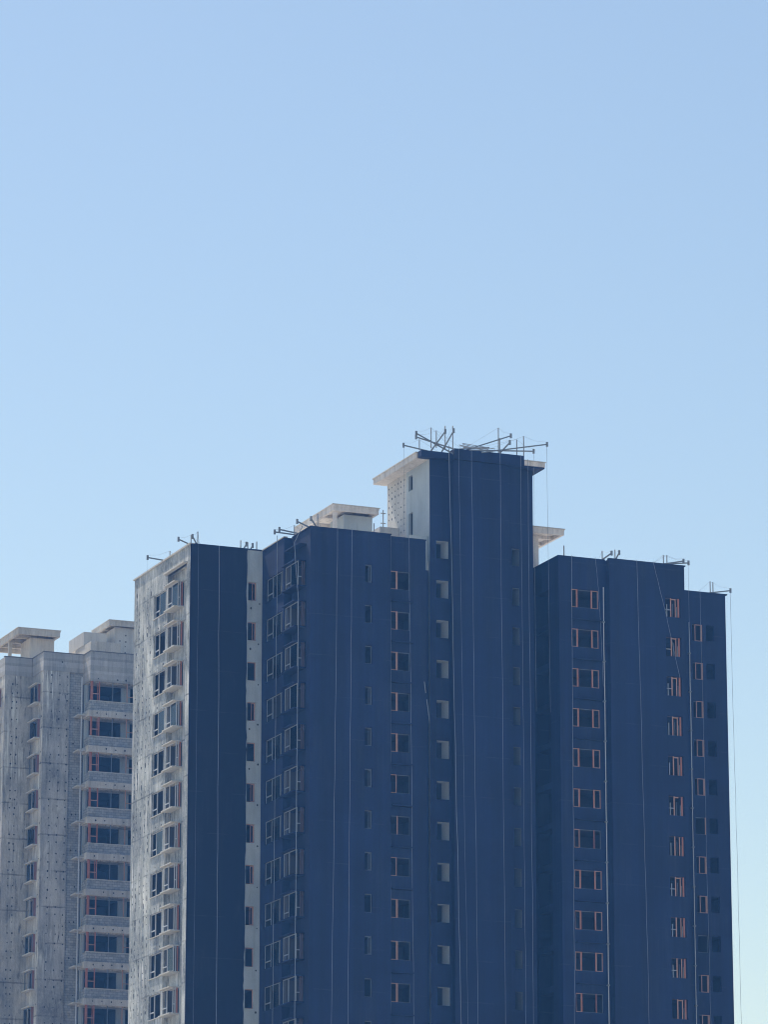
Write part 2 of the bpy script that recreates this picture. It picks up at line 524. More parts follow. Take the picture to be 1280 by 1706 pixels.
def bay_window(c, dep, bay, fm, lm, side_mat, seed, ks=KS):
    """window box filling a recess: glazed face to the side and a narrow glazed end to the front"""
    u0, u1, z0, z1 = bay
    W = u1 - u0
    m1 = u1 - 0.42 * W
    pcs = [('bay_window', room('L', c, u0, u1, z0, z1, dep + 0.02, dep + 2.9, 0.4, 0.4, 'inside')),
           ('ledge', pbox(MB(), 'L', c, u0 - 0.04, u1 + 0.02, z0 - 0.12, z0 - 0.03, -0.30, dep - .004, lm)),
           ('ledge', pbox(MB(), 'L', c, u0 - 0.04, u1 + 0.02, z1 + 0.03, z1 + 0.11, -0.30, dep - .004, lm)),
           ('frame', rect_frame('L', c, u0, u1, z0 - .03, z1 + .03, 0.0, 0.06, fm)),
           ('mullion', pbox(MB(), 'L', c, m1 - 0.04, m1 + 0.04, z0 + .03, z1 - .03, -0.004, 0.054, fm)),
           ('transom', pbox(MB(), 'L', c, m1 + 0.04, u1 - 0.06, z0 + 0.42, z0 + 0.49, 0.0, 0.05, fm)),
           ('pane', pbox(MB(), 'L', c, u0 + 0.06, m1 - 0.04, z0 + .03, z1 - .03, 0.02, 0.03, 'glass')),
           ('jamb', MB().box(c + dep - 0.17, c + dep - 0.09, u0 + 0.004, u0 + 0.07, z0 - 0.03, z1 + 0.03, side_mat)),
           ('transom', MB().box(c + 0.05, c + dep - 0.24, u0 + 0.01, u0 + 0.05, z0 + 0.55, z0 + 0.62, fm)),
           ('mullion', MB().box(c + dep - 0.31, c + dep - 0.245, u0 - 0.002, u0 + 0.05, z0 - 0.03, z1 + 0.03, 'white' if fm == 'white' else 'dimpink'))]
    t = rnd(seed)
    stack_t(pcs, ks, lambda k, i: t(k, i, {5: 0.8, 6: 0.35, 8: 0.8}.get(i, 1)))
side_window(AX, A_WIN, 'white', 1)
bay_window(AX, 0.45, A_BAY, 'white', 'ledge', 'pink', 2)
part(pbox(MB(), 'L', AX, 265.1, 269.4, 70.10, 70.22, -0.32, 0.2, 'ledge'), 'ledge')

def narrow_window(ax, c, win, fm, seed, ks=KS, inside='inside', ex=0.5):
    u0, u1, z0, z1 = win
    pcs = [('window', room(ax, c, u0, u1, z0, z1, 0.25, 3.0, ex, ex, inside)),
           ('frame', rect_frame(ax, c, u0, u1, z0, z1, 0.14, 0.05, fm)),
           ('casement', rect_frame(ax, c, u0 + (u1 - u0) * 0.55, u1 - 0.06, z0 + 0.06, z1 - 0.06, 0.11, 0.035, fm))]
    t = rnd(seed)
    stack_t(pcs, ks, lambda k, i: t(k, i, {2: 0.6}.get(i, 1)))
narrow_window('F', AY, A_NAR, 'palepink', 3)
c = MB()
for k in KS:
    pass
stack_t([('sill', MB().box(98.76, 99.46, AY - 0.06, AY - 0.004, 67.54, 67.615, 'render'))], KS)
stack_t([('lintel', MB().box(98.76, 99.62, AY - 0.045, AY - 0.004, 68.975, 69.08, 'render'))], KS)

# ---- second wing: two side planes, front with narrow windows
BX, BX2, BY = 99.85, 100.45, 256.62
B_WIN = (260.42, 263.72, 67.35, 69.02)
B_BAY = (257.50, 259.90, 67.35, 69.02)
w = MB()
facade(w, 'L', BX, 260.2, AY, 0, ZT, 'navy', rep((*B_WIN, 0.2, 'navy')), DECK)
facade(w, 'F', 260.2, BX, BX2, 0, ZT, 'navy')
facade(w, 'L', BX2, BY, 260.2, 0, ZT, 'navy', rep((*B_BAY, 0.02, 'navy')), DECK)
B_NAR = (104.55, 105.10, 67.74, 69.03)
facade(w, 'F', BY, BX2, 106.5, 0, ZT, 'navy', rep((*B_NAR, 0.25, 'navy')), DECK)
B2Y = 257.18
B2_WIN = (106.66, 108.20, 67.58, 68.90)
facade(w, 'F', B2Y, 106.5, 109.4, 0, ZT, 'navy', rep((*B2_WIN, 0.22, 'navy')), DECK)
w.quad([(106.5, BY, 0), (106.5, B2Y, 0), (106.5, B2Y, ZT), (106.5, BY, ZT)], 'navy')
w.quad([(109.4, B2Y, 0), (109.4, 262.0, 0), (109.4, 262.0, ZT), (109.4, B2Y, ZT)], 'navy')
facade(w, 'F', 259.8, 109.4, 110.7, 0, 69.85, 'navy')
w.quad([(109.4, 259.8, 69.85), (110.7, 259.8, 69.85), (110.7, 268, 69.85), (109.4, 268, 69.85)], 'roof')
part(w, 'wall')
c = MB()
c.box(BX - 0.06, BX + 0.25, 260.14, 264.44, ZT, ZT + 0.07, 'ledge')
c.box(BX2 - 0.06, BX2 + 0.25, BY - 0.05, 260.13, ZT + .002, ZT + 0.07, 'navy')
c.box(BX2 + 0.25, 106.55, BY - 0.05, BY + 0.25, ZT, ZT + 0.068, 'navy')
c.box(106.56, 109.44, B2Y - 0.05, B2Y + 0.25, ZT - 0.02, ZT + 0.05, 'navy')
part(c, 'coping')
side_window(BX, B_WIN, 'midgrey', 11)
bay_window(BX, 0.60, B_BAY, 'midgrey', 'navy', 'dimpink', 12)
part(pbox(MB(), 'L', BX, 257.4, 259.95, 70.22, 70.30, -0.04, 0.596, 'navy'), 'ledge')
narrow_window('F', BY, B_NAR, 'grey', 13)

def split_window(c, win, bars, seed, ks=KS, ledge=True, sash=(), exr=0.9, fm='grey'):
    """front window: outer frame, mullions of film-wrapped profile, shelf for an outdoor unit below"""
    u0, u1, z0, z1 = win
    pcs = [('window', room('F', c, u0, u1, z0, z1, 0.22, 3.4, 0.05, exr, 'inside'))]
    for (a, b, mt) in sash:
        pcs.append(('casement', rect_frame('F', c, a, b, z0 + 0.005, z1 - 0.005, 0.05, 0.055, mt)))
    pcs.append(('frame', rect_frame('F', c, u0, u1, z0, z1, 0.12, 0.045, fm)))
    for (u, wd, mt) in bars:
        pcs.append(('mullion', pbox(MB(), 'F', c, u - wd / 2, u + wd / 2, z0 + 0.005, z1 - 0.005, 0.03, 0.045, mt)))
    if ledge:
        pcs.append(('equipment_shelf', pbox(MB(), 'F', c, u0 + 0.02, u1 + 0.1, z0 - 0.95, z0 - 0.87, -0.42, -0.004, 'navy')))
    t = rnd(seed)
    stack_t(pcs, ks, lambda k, i: t(k, i, 0.86 if pcs[i][0] == 'casement' else 0.93 if pcs[i][0] == 'mullion' else 0.8 if pcs[i][0] == 'equipment_shelf' else 1))
split_window(B2Y, B2_WIN, [(107.22, 0.07, 'palepink')], 21, sash=[(106.66, 107.18, 'palepink')])

# ---- core tower
CY, CX0, CX1 = 259.5, 110.7, 118.8
C_L = (111.20, 112.12, 70.75, 72.02)
C_R = (117.13, 117.68, 70.72, 72.00)
w = MB()
KL, KR = range(0, 13), range(0, 13)
BAYY = 258.95
facade(w, 'F', CY, CX0, 112.3, 0, 78.05, 'navy', rep((*C_L, 0.25, 'inpale'), KL))
w.quad([(112.3, CY, 0), (112.3, BAYY, 0), (112.3, BAYY, 78.05), (112.3, CY, 78.05)], 'navy')
facade(w, 'F', BAYY, 112.3, 116.6, 0, 78.05, 'navy')
w.quad([(116.6, BAYY, 0), (116.6, CY, 0), (116.6, CY, 78.05), (116.6, BAYY, 78.05)], 'navy')
facade(w, 'F', CY, 116.6, CX1, 0, 78.05, 'navy', rep((*C_R, 0.25, 'stairdim'), KR))
w.quad([(CX1, CY, 0), (CX1, 267.4, 0), (CX1, 267.4, 78.05), (CX1, CY, 78.05)], 'navy')
facade(w, 'L', CX0, CY, 263.83, 0, 78.05, 'render', [(262.62, 263.36, 76.50, 77.62, 0.2, 'render'), (262.62, 263.36, 73.1, 74.85, 0.2, 'render')])
facade(w, 'L', CX0, 263.83, 267.4, 0, 78.05, 'concT')
w.quad([(CX0, 267.4, 0), (CX0, 267.4, 78.05), (CX1, 267.4, 78.05), (CX1, 267.4, 0)], 'concT')
part(w, 'wall')
s = MB()
s.box(109.72, 119.40, 259.62, 267.75, 78.00, 78.40, 'fascia')
s.box(109.66, 119.46, 259.60, 267.81, 78.40, 78.47, 'ledge')
rs = part(s, 'roof_slab')
s = MB()
s.box(109.84, 112.28, 258.98, 259.61, 77.98, 78.46, 'navy')
s.box(112.28, 117.75, 258.62, 259.61, 77.96, 78.74, 'navy')
o = s.build('coated_edge'); o.parent = rs
s = MB()
s.box(117.76, 119.38, 258.57, 259.61, 78.03, 78.36, 'fascia')
s.box(117.76, 119.44, 258.52, 259.59, 78.365, 78.43, 'ledge')
o = s.build('slab_edge'); o.parent = rs
o = MB().box(117.77, 119.36, 258.60, 262.0, 77.92, 77.995, 'navy').build('coated_soffit'); o.parent = rs
for o in rs.children:
    o.matrix_parent_inverse = Matrix.Identity(4)

def stair_window(win, ks, mt):
    u0, u1, z0, z1 = win
    pcs = [('window', room('F', CY, u0, u1, z0, z1, 0.25, 1.35, 0.0, 0.0, mt, back=False))]
    stack_t(pcs, ks)
stair_window(C_L, KL, 'inpale')
stair_window(C_R, KR, 'stairdim')
for (za, zb) in ((76.50, 77.62), (73.1, 74.85)):
    o = part(room('L', CX0, 262.62, 263.36, za, zb, 0.2, 2.0, 0.3, 0.3, 'inside'), 'window')
o = part(MB().box(109.3, 110.66, 259.82, 259.96, 69.86, 72.35, 'render'), 'parapet_stub')
o = part(MB().box(109.2, 110.68, 265.2, 267.4, 70.21, 74.2, 'concT'), 'plinth')

# ---- third wing: side balconies, wide windows, drainpipes
DX, D1Y, D2Y = 120.0, 257.78, 257.22
D_BAL = (259.35, 261.75, 66.66, 69.22)
w = MB()
facade(w, 'L', DX, D1Y, 262.4, 0, ZT, 'navy', rep((*D_BAL, 0.9, 'navy_dark_and_shade')), DECK)  # recess sides coloured darker to stand in for balcony shade
w.quad([(118.8, 262.4, 0), (120.0, 262.4, 0), (120.0, 262.4, ZT), (118.8, 262.4, ZT)], 'navy')
D1_WIN = (120.98, 123.12, 67.68, 69.02)
facade(w, 'F', D1Y, DX, 123.75, 0, ZT, 'navy', rep((*D1_WIN, 0.22, 'navy')), DECK)
facade(w, 'L', 123.75, D2Y, D1Y, 0, ZT, 'navy')
D2_WIN = (128.20, 129.42, 67.48, 68.90)
facade(w, 'F', D2Y, 123.75, 129.77, 0, ZT, 'navy', rep((*D2_WIN, 0.3, 'navy')), DECK)
w.quad([(129.77, D2Y, 0), (129.77, 264.3, 0), (129.77, 264.3, ZT), (129.77, D2Y, ZT)], 'navy')
part(w, 'wall')
c = MB()
c.box(DX - 0.05, DX + 0.25, D1Y - 0.05, 262.4, ZT, ZT + 0.07, 'navy')
c.box(DX + 0.25, 123.69, D1Y - 0.05, D1Y + 0.25, ZT, ZT + 0.068, 'navy')
c.box(123.70, 129.87, D2Y - 0.05, D2Y + 0.25, ZT, ZT + 0.07, 'navy')
c.box(129.60, 129.90, D2Y + 0.25, 264.3, ZT, ZT + 0.069, 'navy')
part(c, 'coping')
u0, u1, z0, z1 = D_BAL
stack_t([('balcony_opening', room('L', DX, u0, u1, z0, z1, 0.9, 0.95, 0, 0, 'navy_dark_and_shade')),  # back of the recess carries the same painted shade
         ('balcony_kerb', pbox(MB(), 'L', DX, u0 + .002, u1 - .002, z0 + 0.002, z0 + 0.12, 0.02, 0.14, 'navy'))], KS)
split_window(D1Y, D1_WIN, [(121.46, 0.07, 'pink'), (122.56, 0.06, 'pink')], 41,
             sash=[(120.98, 121.44, 'palepink'), (122.60, 123.12, 'palepink')])
u0, u1, z0, z1 = D2_WIN
def bb(a, b, za, zb, d0, d1, mt):
    return pbox(MB(), 'F', D2Y, a, b, za, zb, d0, d1, mt)
t_ = rnd(55)
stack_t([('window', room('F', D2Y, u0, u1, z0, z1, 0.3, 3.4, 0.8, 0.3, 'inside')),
         ('frame', rect_frame('F', D2Y, u0, u1, z0, z1, 0.16, 0.045, 'dimpink')),
         ('mullion', bb(u0 + 0.10, u0 + 0.16, z0 + .02, z1 - 0.5, 0.02, 0.06, 'midgrey')),
         ('mullion', bb(u0 + 0.42, u0 + 0.50, z0 + .02, z1 - .02, 0.05, 0.10, 'palepink')),
         ('mullion', bb(u0 + 0.80, u0 + 0.86, z0 + .02, z1 - .05, 0.05, 0.10, 'palepink')),
         ('jamb', bb(u1 - 0.19, u1 - 0.08, z0 + .02, z1 - .02, 0.08, 0.15, 'pink')),
         ('transom', bb(u0 + 0.02, u0 + 0.42, z0 + 0.50, z0 + 0.57, 0.062, 0.10, 'midgrey')),
         ('transom', bb(u0 + 0.50, u0 + 0.80, z1 - 0.14, z1 - 0.07, 0.06, 0.09, 'palepink')),
         ('mullion', bb(u0 + 0.64, u0 + 0.67, z0 + .02, z0 + 1.0, 0.11, 0.14, 'grey')),
         ('mullion', bb(u0 + 0.95, u0 + 0.985, z0 + .02, z0 + 0.8, 0.10, 0.13, 'midgrey'))],
        KS, lambda k, i: t_(k, i, {2: 0.9, 4: 0.8, 7: 0.6, 8: 0.5, 6: 0.8}.get(i, 1)))

# ---- set-back wing on the right
EY = 264.2
E_W = (133.86, 134.72, 67.62, 68.90)
E_W2 = (135.00, 135.70, 67.70, 68.90)
w = MB()
facade(w, 'F', EY, 129.77, 136.67, 0, ZT, 'navy', rep((*E_W, 0.22, 'navy')) + rep((*E_W2, 0.22, 'navy')), DECK)
w.quad([(136.67, EY, 0), (136.67, 276.6, 0), (136.67, 276.6, ZT), (136.67, EY, ZT)], 'navy')
part(w, 'wall')
c = MB()
c.box(129.8, 136.83, EY - 0.06, EY + 0.25, ZT, ZT + 0.08, 'navy')
c.box(136.50, 136.82, EY + 0.25, 276.6, ZT, ZT + 0.079, 'navy')
part(c, 'coping')
split_window(EY, E_W, [(134.66, 0.08, 'palepink')], 61, sash=[(134.10, 134.62, 'palepink')], ledge=False, exr=0.1)
split_window(EY, E_W2, [], 62, ledge=False, fm='navy')

d = MB()
for (xa, xb, ya, yb) in ((AX + .2, 99.85, AY + .2, 276.5), (99.85, 109.4, 260.2, 276.4), (100.65, 106.5, BY + .2, 260.2), (106.5, 109.2, B2Y + .2, 260.2),
                         (118.9, 129.7, 262.4, 276.4), (120.2, 123.75, D1Y + .2, 262.4), (123.75, 129.7, D2Y + .2, 262.4), (129.7, 136.5, EY + .2, 276.4), (109.4, 118.9, 268.1, 276.4)):
    d.quad([(xa, ya, DECK), (xb, ya, DECK), (xb, yb, DECK), (xa, yb, DECK)], 'roof')
part(d, 'roof_deck')

# ---- drainpipes (parts of the building)
def drainpipe(x, y, ztop, zbot, brackets, r=0.034):
    n = 26
    pts = []
    q = random.Random(int(x * 10))
    for i in range(n + 1):
        t = i / n
        pts.append((x + q.uniform(-.012, .012), y, ztop + (zbot - ztop) * t))
    mb = MB().tube(pts, r, 'pipe', 8)
    p = part(mb, 'drainpipe')
    for z in brackets:
        b = MB().box(x - 0.09, x + 0.09, y - 0.06, y + 0.16, z - 0.05, z + 0.05, 'steel').build('pipe_bracket')
        b.parent = p
drainpipe(123.45, 257.62, 69.3, 10, [66.75 - k * STOREY for k in range(12)])
drainpipe(133.52, 264.02, 68.95, 10, [66.6 - k * STOREY for k in range(12)], 0.03)
for zs in ((61.1, 60.3), (59.85, 58.3)):
    part(MB().tube([(109.2 + (61.1 - zs[0]) * .14, 257.02, zs[0]), (109.2 + (61.1 - zs[1]) * .14, 257.04, zs[1])], 0.03, 'rope', 8), 'pipe_length')

# ---- rooftop canopies
def canopy(parent_fn, x0, x1, y0, y1, zt, walls, posts, beams=3, fh=0.42, mt_='fascia'):
    s = MB()
    s.box(x0, x1, y0, y1, zt - 0.14, zt, mt_)
    s.box(x0 - 0.05, x1 + 0.05, y0 - 0.05, y1 + 0.05, zt + 0.002, zt + 0.06, 'ledge')
    roof = parent_fn(s, 'roof_canopy')
    t = 0.22
    for i, (a, b, c_, d_) in enumerate(((x0 + .02, x1 - .02, y0 + .02, y0 + t), (x0 + .02, x1 - .02, y1 - t, y1 - .02), (x0 + .02, x0 + t, y0 + t + .002, y1 - t - .002), (x1 - t, x1 - .02, y0 + t + .002, y1 - t - .002))):
        b_ = MB().box(a, b, c_, d_, zt - fh, zt - 0.142, mt_).build('beam'); b_.parent = roof
    for i in range(1, beams):
        yy = y0 + (y1 - y0) * i / beams
        b_ = MB().box(x0 + t + .002, x1 - t - .002, yy - 0.1, yy + 0.1, zt - fh + 0.05, zt - 0.142, mt_).build('beam'); b_.parent = roof
    for (a, b, c_, d_, z0, mt) in walls:
        b_ = MB().box(a, b, c_, d_, z0, zt - fh - .003, mt).build('wall'); b_.parent = roof
    for (x, y, z0) in posts:
        b_ = MB().box(x - .12, x + .12, y - .12, y + .12, z0, zt - fh - .003, mt_).build('post'); b_.parent = roof
    return roof
canopy(part, 103.87, 107.42, 261.0, 268.6, 74.34, [(105.05, 107.25, 261.9, 264.5, DECK + .003, 'render')], [(104.15, 261.35, DECK), (104.15, 268.2, DECK), (107.1, 268.2, DECK)])
canopy(part, 118.95, 122.52, 262.1, 267.7, 74.52, [(119.3, 120.85, 263.0, 267.2, DECK + .003, 'fascia')], [])

# =================================================================== BARE CONCRETE TOWER (left)
FZ = 72.64
grey = tag(empty('apartment_tower', (102, 312, 0)),
           'bare grey concrete apartment tower at the left edge, unpainted with red window frames', 'building')
bpy.context.view_layer.update()
def fpart(mb, name):
    return part(mb, name, grey)
def fstack(pieces, ks, keep=lambda k, i: True):
    stack_t(pieces, ks, keep, grey)
KF = range(13)
w = MB()
F_B1 = (308.78, 310.62, 68.68, 70.12)
F_B0 = (312.00, 314.00, 68.68, 70.12)
FX1, FX2, F1Y, F2Y, F3Y = 95.15, 97.48, 310.95, 308.0, 306.3
facade(w, 'L', FX1, F1Y, 326, 0, FZ - 1.5, 'concF', rep((*F_B0, 0.2, 'concF'), KF))
facade(w, 'F', F1Y, FX1, FX2, 0, FZ - 1.5, 'concF')
facade(w, 'L', FX2, F2Y, F1Y, 0, FZ - 1.5, 'concF', rep((*F_B1, 0.2, 'concF'), KF))
facade(w, 'F', F2Y, FX2, 99.70, 0, FZ - 1.5, 'concF')
w.quad([(99.70, F2Y, 0), (99.70, F2Y + 0.15, 0), (99.70, F2Y + 0.15, FZ - 1.5), (99.70, F2Y, FZ - 1.5)], 'concF')
facade(w, 'F', F2Y + 0.15, 99.70, 101.0, 0, FZ - 1.5, 'block')
F_D1 = (101.30, 104.05, 67.95, 70.16)
F_D2 = (104.80, 106.60, 67.95, 70.16)
facade(w, 'F', 307.8, 100.95, 112, 0, FZ - 1.5, 'render', rep((*F_D1, 0.2, 'render'), KF) + rep((*F_D2, 0.2, 'render'), KF))
w.quad([(100.95, 308.2, 0), (100.95, 307.8, 0), (100.95, 307.8, 70.2), (100.95, 308.2, 70.2)], 'render')
w.quad([(95.15, 326, 0), (95.15, 326, FZ), (112, 326, FZ), (112, 326, 0)], 'concF')
w.quad([(112, 307.8, 0), (112, 326, 0), (112, 326, FZ), (112, 307.8, FZ)], 'concF')
w.quad([(FX1 + .2, F1Y + .2, FZ - 1.2), (112, F1Y + .2, FZ - 1.2), (112, 326, FZ - 1.2), (FX1 + .2, 326, FZ - 1.2)], 'roof')
w.quad([(FX2 + .2, F2Y + .2, FZ - 1.2), (112, F2Y + .2, FZ - 1.2), (112, F1Y + .2, FZ - 1.2), (FX2 + .2, F1Y + .2, FZ - 1.2)], 'roof')
fpart(w, 'wall')
w = MB()   # board-marked parapet band, a little proud of the columns
zb = FZ - 1.5
w.box(FX1 - 0.04, FX2 - 0.08, F1Y - 0.04, F1Y + 0.16, zb, FZ, 'board')
w.box(FX1 - 0.04, FX1 + 0.16, F1Y + 0.161, 326, zb, FZ, 'board')
w.box(FX2 - 0.04, FX2 + 0.16, F2Y + 0.161, F1Y + 0.16, zb, FZ, 'board')
w.box(FX2 - 0.04, 100.83, F2Y - 0.04, F2Y + 0.16, zb, FZ, 'board')
fpart(w, 'parapet')
w = MB()
w.box(100.87, 112, F3Y, F3Y + 0.2, 70.22, FZ, 'board')
w.box(100.87, 101.07, F3Y + 0.201, F2Y + 0.3, 70.22, FZ, 'board')
w.box(101.07, 112, F3Y + 0.2, 307.79, 70.22, 70.42, 'concF')
fpart(w, 'parapet')
c = MB()
c.box(FX1 - 0.09, FX2 - 0.09, F1Y - 0.09, F1Y + 0.2, FZ, FZ + 0.06, 'cop')
c.box(FX2 - 0.09, FX2 + 0.2, F2Y + 0.2, F1Y + 0.2, FZ, FZ + 0.058, 'cop')
c.box(FX2 - 0.09, 100.81, F2Y - 0.09, F2Y + 0.199, FZ, FZ + 0.06, 'cop')
c.box(100.82, 112, F3Y - 0.05, F3Y + 0.24, FZ, FZ + 0.06, 'cop')
c.box(100.82, 101.11, F3Y + 0.24, F2Y + 0.3, FZ, FZ + 0.058, 'cop')
fpart(c, 'coping')
# side windows with concrete shelves above and below
def shelf_window(c, win, seed):
    u0, u1, z0, z1 = win
    m1 = (u0 + u1) / 2
    t = rnd(seed)
    fstack([('window', room('L', c, u0, u1, z0, z1, 0.2, 2.0, 0.3, 0.3, 'inside')),
            ('ledge', pbox(MB(), 'L', c, u0 - 0.10, u1 + 0.12, z0 - 0.11, z0 - 0.01, -0.45, -0.004, 'ledge')),
            ('ledge', pbox(MB(), 'L', c, u0 - 0.10, u1 + 0.12, z1 + 0.02, z1 + 0.11, -0.45, -0.004, 'ledge')),
            ('frame', rect_frame('L', c, u0, u1, z0 - .005, z1 + .015, -0.25, 0.06, 'grey')),
            ('mullion', pbox(MB(), 'L', c, m1 - 0.03, m1 + 0.03, z0, z1, -0.245, -0.20, 'white')),
            ('jamb', pbox(MB(), 'L', c, u0 + 0.002, u0 + 0.06, z0 - .005, z1 + .015, -0.19, -0.005, 'duskpink')),
            ('jamb', pbox(MB(), 'L', c, u0 + 0.3, u0 + 0.38, z0 - .005, z1 + .015, -0.17, -0.08, 'duskpink')),
            ('pane', pbox(MB(), 'L', c, m1 + 0.03, u1 - 0.06, z0 + .06, z1 - .06, -0.23, -0.22, 'glass'))],
           KF, lambda k, i: t(k, i, {4: 0.8, 6: 0.7, 7: 0.5}.get(i, 1)))
shelf_window(FX2, F_B1, 71)
shelf_window(FX1, F_B0, 72)
# corner balconies
t = rnd(80)
fr = [('balcony', MB().box(100.77, 108, F3Y - 0.10, 307.79, 67.30, 67.82, 'slab')),
      ('parapet', MB().box(100.93, 108, F3Y + 0.05, F3Y + 0.19, 67.823, 68.58, 'block')),
      ('parapet', MB().box(100.93, 101.07, F3Y + 0.191, 307.78, 67.823, 68.58, 'block')),
      ('coping', MB().box(100.89, 108, F3Y + 0.01, F3Y + 0.22, 68.583, 68.65, 'ledge')),
      ('ledge', MB().box(100.10, 100.766, 306.75, 308.14, 67.42, 67.54, 'ledge')),
      ('post', MB().box(100.96, 101.13, F3Y + 0.07, F3Y + 0.15, 68.653, 70.216, 'pink')),
      ('post', MB().box(101.66, 101.75, F3Y + 0.08, F3Y + 0.14, 68.653, 70.216, 'pink')),
      ('post', MB().box(102.80, 102.86, F3Y + 0.08, F3Y + 0.14, 68.653, 70.216, 'grey')),
      ('post', MB().box(104.02, 104.09, F3Y + 0.08, F3Y + 0.14, 68.653, 70.216, 'palepink')),
      ('transom', MB().box(101.135, 101.655, F3Y + 0.085, F3Y + 0.135, 69.16, 69.23, 'palepink')),
      ('post', MB().box(100.98, 101.04, F3Y + 0.65, F3Y + 0.71, 68.583, 70.216, 'grey')),
      ('post', MB().box(100.98, 101.04, F3Y + 1.2, F3Y + 1.26, 68.583, 70.216, 'white')),
      ('jamb', MB().box(101.14, 101.20, F3Y + 0.16, F3Y + 0.45, 68.653, 70.216, 'pink')),
      ('post', MB().box(101.60, 101.66, F3Y + 0.3, F3Y + 0.36, 68.653, 70.216, 'pink')),
      ('transom', MB().box(104.1, 104.6, F3Y + 0.085, F3Y + 0.135, 69.1, 69.15, 'palepink')),
      ('ceiling', MB().box(100.95, 108, F3Y + 0.22, 307.78, 70.14, 70.215, 'concF'))]
fstack(fr, KF, lambda k, i: t(k, i, {9: 0.85, 13: 0.6, 10: 0.8, 14: 0.5, 12: 0.8}.get(i, 1)))
for dd in (F_D1, F_D2):
    fstack([('balcony_door', room('F', 307.8, *dd, 0.2, 4.2, 0.4, 0.4, 'inside'))], KF)
def f_pipe(x, y):
    p = fpart(MB().tube([(x, y, 70.6), (x, y, 10)], 0.05, 'pipe', 8), 'drainpipe')
f_pipe(100.42, 307.0)
# rooftop structures
canopy(fpart, 96.19, 99.80, 311.0, 318.5, 75.17, [(97.55, 99.6, 312.0, 314.6, FZ - 1.19, 'slab')], [(96.5, 314.2, FZ - 1.19), (96.5, 318.2, FZ - 1.19)], 4, 0.5, 'slab')
canopy(fpart, 103.66, 110.5, 310.0, 314.6, 76.24, [(104.33, 110, 310.5, 314.3, FZ - 1.19, 'concT')], [], 2, 0.42, 'slab')
fpart(MB().box(101.72, 104.3, 308.9, 312.9, FZ - 1.19, 74.08, 'slab'), 'roof_plinth')
fpart(MB().box(101.67, 103.6, 310.6, 314.5, 74.085, 75.21, 'concT'), 'roof_plinth')
fpart(MB().box(97.0, 98.4, 316.0, 317.0, FZ - 1.19, 73.9, 'fascia'), 'roof_plinth')

# ---- plugged formwork tie holes
def plugs(spec, name, parent, seed, longer=False):
    """spec: (axis, plane, [u...], [z offsets], z top, number of storeys)"""
    mb = MB()
    q = random.Random(seed)
    for ax, c, us, offs, zt, n in spec:
        for k in range(n):
            for of in offs:
                for u in us:
                    if q.random() < (0.3 if longer else 0.10):
                        continue
                    r = q.uniform(0.045, 0.075)
                    uu, zz = u + q.uniform(-.04, .04), zt - k * STOREY - of + q.uniform(-.04, .04)
                    e = q.uniform(0.9, 1.5) if not longer else q.choice((0.8, 1.0, 1.6, 2.6, 3.4))
                    r *= q.uniform(0.55, 1.15) if longer else 1
                    a = [pt(ax, c, uu + r * math.cos(t_), zz + r * e * math.sin(t_), -0.012) for t_ in [i * math.pi / 3 for i in range(6)]]
                    b = [pt(ax, c, uu + r * math.cos(t_), zz + r * e * math.sin(t_), 0.01) for t_ in [i * math.pi / 3 for i in range(6)]]
                    mb.quad(a, 'plug')
                    for i in range(6):
                        mb.quad([a[i], b[i], b[(i + 1) % 6], a[(i + 1) % 6]], 'plug')
    o = part(mb, name, parent)
    o['kind'] = 'stuff'
plugs([('F', F2Y, [98.15, 98.85, 99.50], [0, .66, 1.42, 1.96], 70.75, 13), ('F', F1Y, [95.80, 96.18], [0, .7, 1.42, 1.96], 70.4, 13),
       ('F', F2Y + .15, [100.1, 100.5], [2.35], 70.6, 13), ('F', F3Y - 0.10, [101.5, 102.3, 103.1, 103.9], [0], 67.58, 13), ('F', F3Y, [101.6, 103.2, 103.95], [0], 70.45, 1),
       ('F', F2Y - .04, [99.0], [0], 71.9, 1), ('F', 310.5, [104.75, 105.25], [0, .55, 1.0, 1.5], 75.2, 1), ('L', FX2, [308.35], [0.3, 1.2], 70.6, 13)], 'tie_hole_plug', grey, 5)
plugs([('L', AX, [272.9, 273.6, 274.5, 275.4, 276.0], [0, .45, .95, 1.4, 1.9, 2.4], 70.0, 12)], 'tie_hole_plug', tower, 9, True)
plugs([('L', CX0, [264.15, 264.75, 265.3, 265.9, 266.5, 267.05], [0, .45, .9, 1.45, 1.9, 2.4], 77.6, 2),
       ('F', AY, [99.62], [0.1], 67.5, 12), ('F', AY, [99.0], [0.35], 67.4, 5), ('L', AX, [270.0, 271.2], [0], 69.5, 12)], 'tie_hole_plug', tower, 6)

